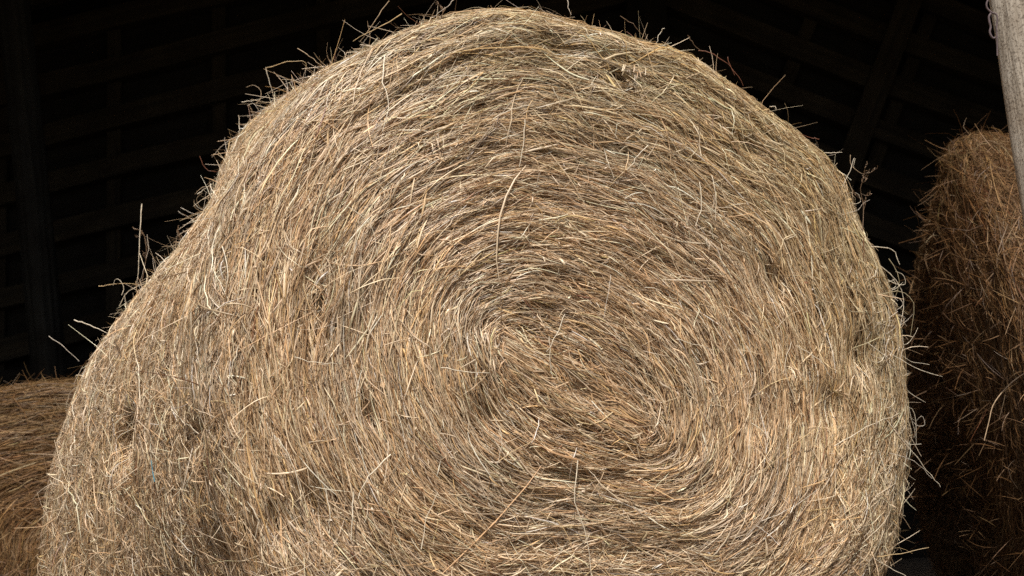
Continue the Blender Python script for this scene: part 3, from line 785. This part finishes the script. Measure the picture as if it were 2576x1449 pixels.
part_box('wall_backing', gable, BW(-5.3, YB + 0.12, 3.0), BW(5.3, YB + 0.12, 3.0), 0.04, 6.2, M_DARKWOOD, (0, 0, 1))
part_box('king_post', gable, BW(RX, YB - 0.14, 0.0), BW(RX, YB - 0.14, 6.0), 0.08, 0.26, M_DARKWOOD, tuple(bx))
part_box('plinth_board', gable, BW(-5.2, YB - 0.14, 0.22), BW(5.2, YB - 0.14, 0.22), 0.06, 0.44, M_DARKWOOD, (0, 0, 1))
part_box('brace', gable, BW(1.55, YB - 0.13, 1.0), BW(2.95, YB - 0.13, 4.2), 0.05, 0.15, M_BEAMWOOD, tuple(bx))
# low sill wall and a broad beam low on the left
part_box('sill_beam', gable, BW(-5.2, YB - 0.30, 1.12), BW(1.0, YB - 0.30, 1.30), 0.18, 0.34, M_DARKWOOD, (0, 0, 1), seg=6, wob=0.02)

# side walls and roof, planks running into the barn
YF = 4.25         # front edge of the roof, right above the big bale's end
for sgn, lab in ((-1, 'left'), (1, 'right')):
    wl = empty('barn_wall', tuple(BW(5.25 * sgn, 6.6, 0)), label=f'dark plank side wall closing the barn on the {lab}', cat='wall')
    for k in range(10):
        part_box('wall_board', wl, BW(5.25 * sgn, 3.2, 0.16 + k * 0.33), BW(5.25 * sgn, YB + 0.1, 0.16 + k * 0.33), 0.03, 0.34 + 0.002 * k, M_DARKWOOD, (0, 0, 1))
roof = empty('barn_roof', tuple(BW(RX, 6.6, RZ)), label='plank roof on rafters over the hay bales', cat='roof')
RT = RZ + 0.45
for side, sl, xe in ((-1, sl_l, -5.6), (1, sl_r, 5.6)):
    n = 14
    for k in range(n):
        xa = RX + (xe - RX) * k / n; xb = RX + (xe - RX) * (k + 1) / n; xm = (xa + xb) / 2
        zm = RT - abs(xm - RX) * sl
        nz = norm(np.array([0, 0, 1.0]) + bx * side * sl)
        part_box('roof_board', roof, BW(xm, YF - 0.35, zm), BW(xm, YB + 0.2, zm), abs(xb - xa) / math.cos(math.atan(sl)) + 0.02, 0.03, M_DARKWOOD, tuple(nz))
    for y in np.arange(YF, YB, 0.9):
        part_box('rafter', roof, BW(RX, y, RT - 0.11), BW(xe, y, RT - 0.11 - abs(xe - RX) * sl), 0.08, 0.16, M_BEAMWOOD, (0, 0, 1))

# ------------------------------------------------------------------ posts
def make_post(base, top, r0, r1, mat, label, seed, square=0.4, cracks=7):
    base = np.asarray(base, float); top = np.asarray(top, float)
    H = np.linalg.norm(top - base); ns, nr = 130, 72
    rg = np.random.default_rng(seed)
    cr = [(rg.uniform(0, 2 * math.pi), rg.uniform(0.1, 0.9), rg.uniform(0.06, 0.28), rg.uniform(0.004, 0.010)) for _ in range(cracks)]
    V = []
    for i in range(ns + 1):
        v = i / ns
        bend = 0.018 * math.sin(v * 3.1 + seed)
        for j in range(nr):
            a = 2 * math.pi * j / nr
            r = (r0 + (r1 - r0) * v) * (1 + square * 0.12 * math.cos(4 * a) ** 3)
            r += 0.005 * math.sin(3 * a + v * 5 + seed) + 0.0025 * math.sin(11 * a + 2.2 * math.sin(v * 7)) + 0.0012 * float(vn(a * 9, v * 30, 9))
            for (ac, vc, hv, dd) in cr:
                da = (a - ac - 0.10 * math.sin(v * 9 + ac) + math.pi) % (2 * math.pi) - math.pi
                if abs(v - vc) < hv:
                    r -= dd * math.exp(-(da / 0.05) ** 2) * (1 - (abs(v - vc) / hv) ** 2)
            V.append((r * math.cos(a) + bend, r * math.sin(a), v * H))
    q = [(i * nr + j, i * nr + (j + 1) % nr, (i + 1) * nr + (j + 1) % nr, (i + 1) * nr + j) for i in range(ns) for j in range(nr)]
    me = bpy.data.meshes.new('wooden_post'); me.from_pydata(V, [], q + [tuple(range(nr))[::-1], tuple(ns * nr + j for j in range(nr))])
    me.polygons.foreach_set('use_smooth', [True] * len(q) + [False, False]); me.update()
    o = bpy.data.objects.new('wooden_post', me); COL.objects.link(o); me.materials.append(mat)
    Z = Vector(top - base).normalized(); X = Vector((1, 0, 0)); Y = Z.cross(X).normalized(); X = Y.cross(Z)
    M = Matrix((X, Y, Z)).transposed().to_4x4(); M.translation = Vector(base); o.matrix_world = M
    return props(o, label=label, cat='post')
# front right post: measured at its visible left edge
def edge_pt(px, py, dist, r): 
    P = CAM + ray(px, py) * dist
    return P + bx * r
pa = edge_pt(2500, 0, 3.55, 0.098); pb = edge_pt(2588, 640, 3.40, 0.104)
dv = (pb - pa); base = pb + dv * (-pb[2] + 0.0) / dv[2]; topp = pa - dv * ((3.9 - pa[2]) / -dv[2])
make_post(base, topp, 0.098, 0.082, M_POST, 'weathered grey brown wooden post standing at the right edge of the picture', 3, cracks=22)
pa = CAM + ray(25, 0) * 8.4; pb = CAM + ray(85, 560) * 8.3
dv = pb - pa; base = pb + dv * (-pb[2]) / dv[2]; topp = pa - dv * ((4.1 - pa[2]) / -dv[2])
make_post(base, topp, 0.10, 0.085, M_OLDPOST, 'dark wooden post in the shadow at the back left of the barn', 5, cracks=3)

# dangling cord beside the post
cp = [(2512, -60), (2504, -25), (2503, -5), (2498, 8), (2499, 20), (2510, 31), (2521, 35), (2525, 45), (2523, 70), (2524, 100), (2525, 140)]
cp = [(x - 16, y) for x, y in cp]
cp2 = [(2509, 33), (2504, 42), (2505, 55), (2508, 68), (2506, 80), (2509, 90), (2515, 96), (2520, 94)]
cp2 = [(x - 16, y) for x, y in cp2]
P = bezier([CAM + ray(*p) * 3.47 for p in cp], 40)
V, q = tube(P, 0.0025, 6, 0.8)
P2 = bezier([CAM + ray(*p) * 3.46 for p in cp2], 30); V2, q2 = tube(P2, 0.0028, 6, 0.9)
q = np.vstack([q, q2 + len(V)]); V = np.vstack([V, V2])
link_mesh('hanging_cord', fast_mesh('hanging_cord', V, q), plain_mat('old_cord', (0.16, 0.12, 0.12), 0.8), label='thin curly grey cord dangling beside the top of the weathered post', cat='cord')
# a long bent stalk hanging in front of the right bale
P = bezier([CAM + ray(*p) * 3.6 for p in [(2600, 925), (2545, 962), (2501, 1014), (2488, 1060), (2476, 1108)]], 14)
V, q = tube(P, 0.0015, 6, 0.8)
link_mesh('hay_stalk', fast_mesh('hay_stalk', V, q), SM[1], right_r, label='long bent pale stalk')
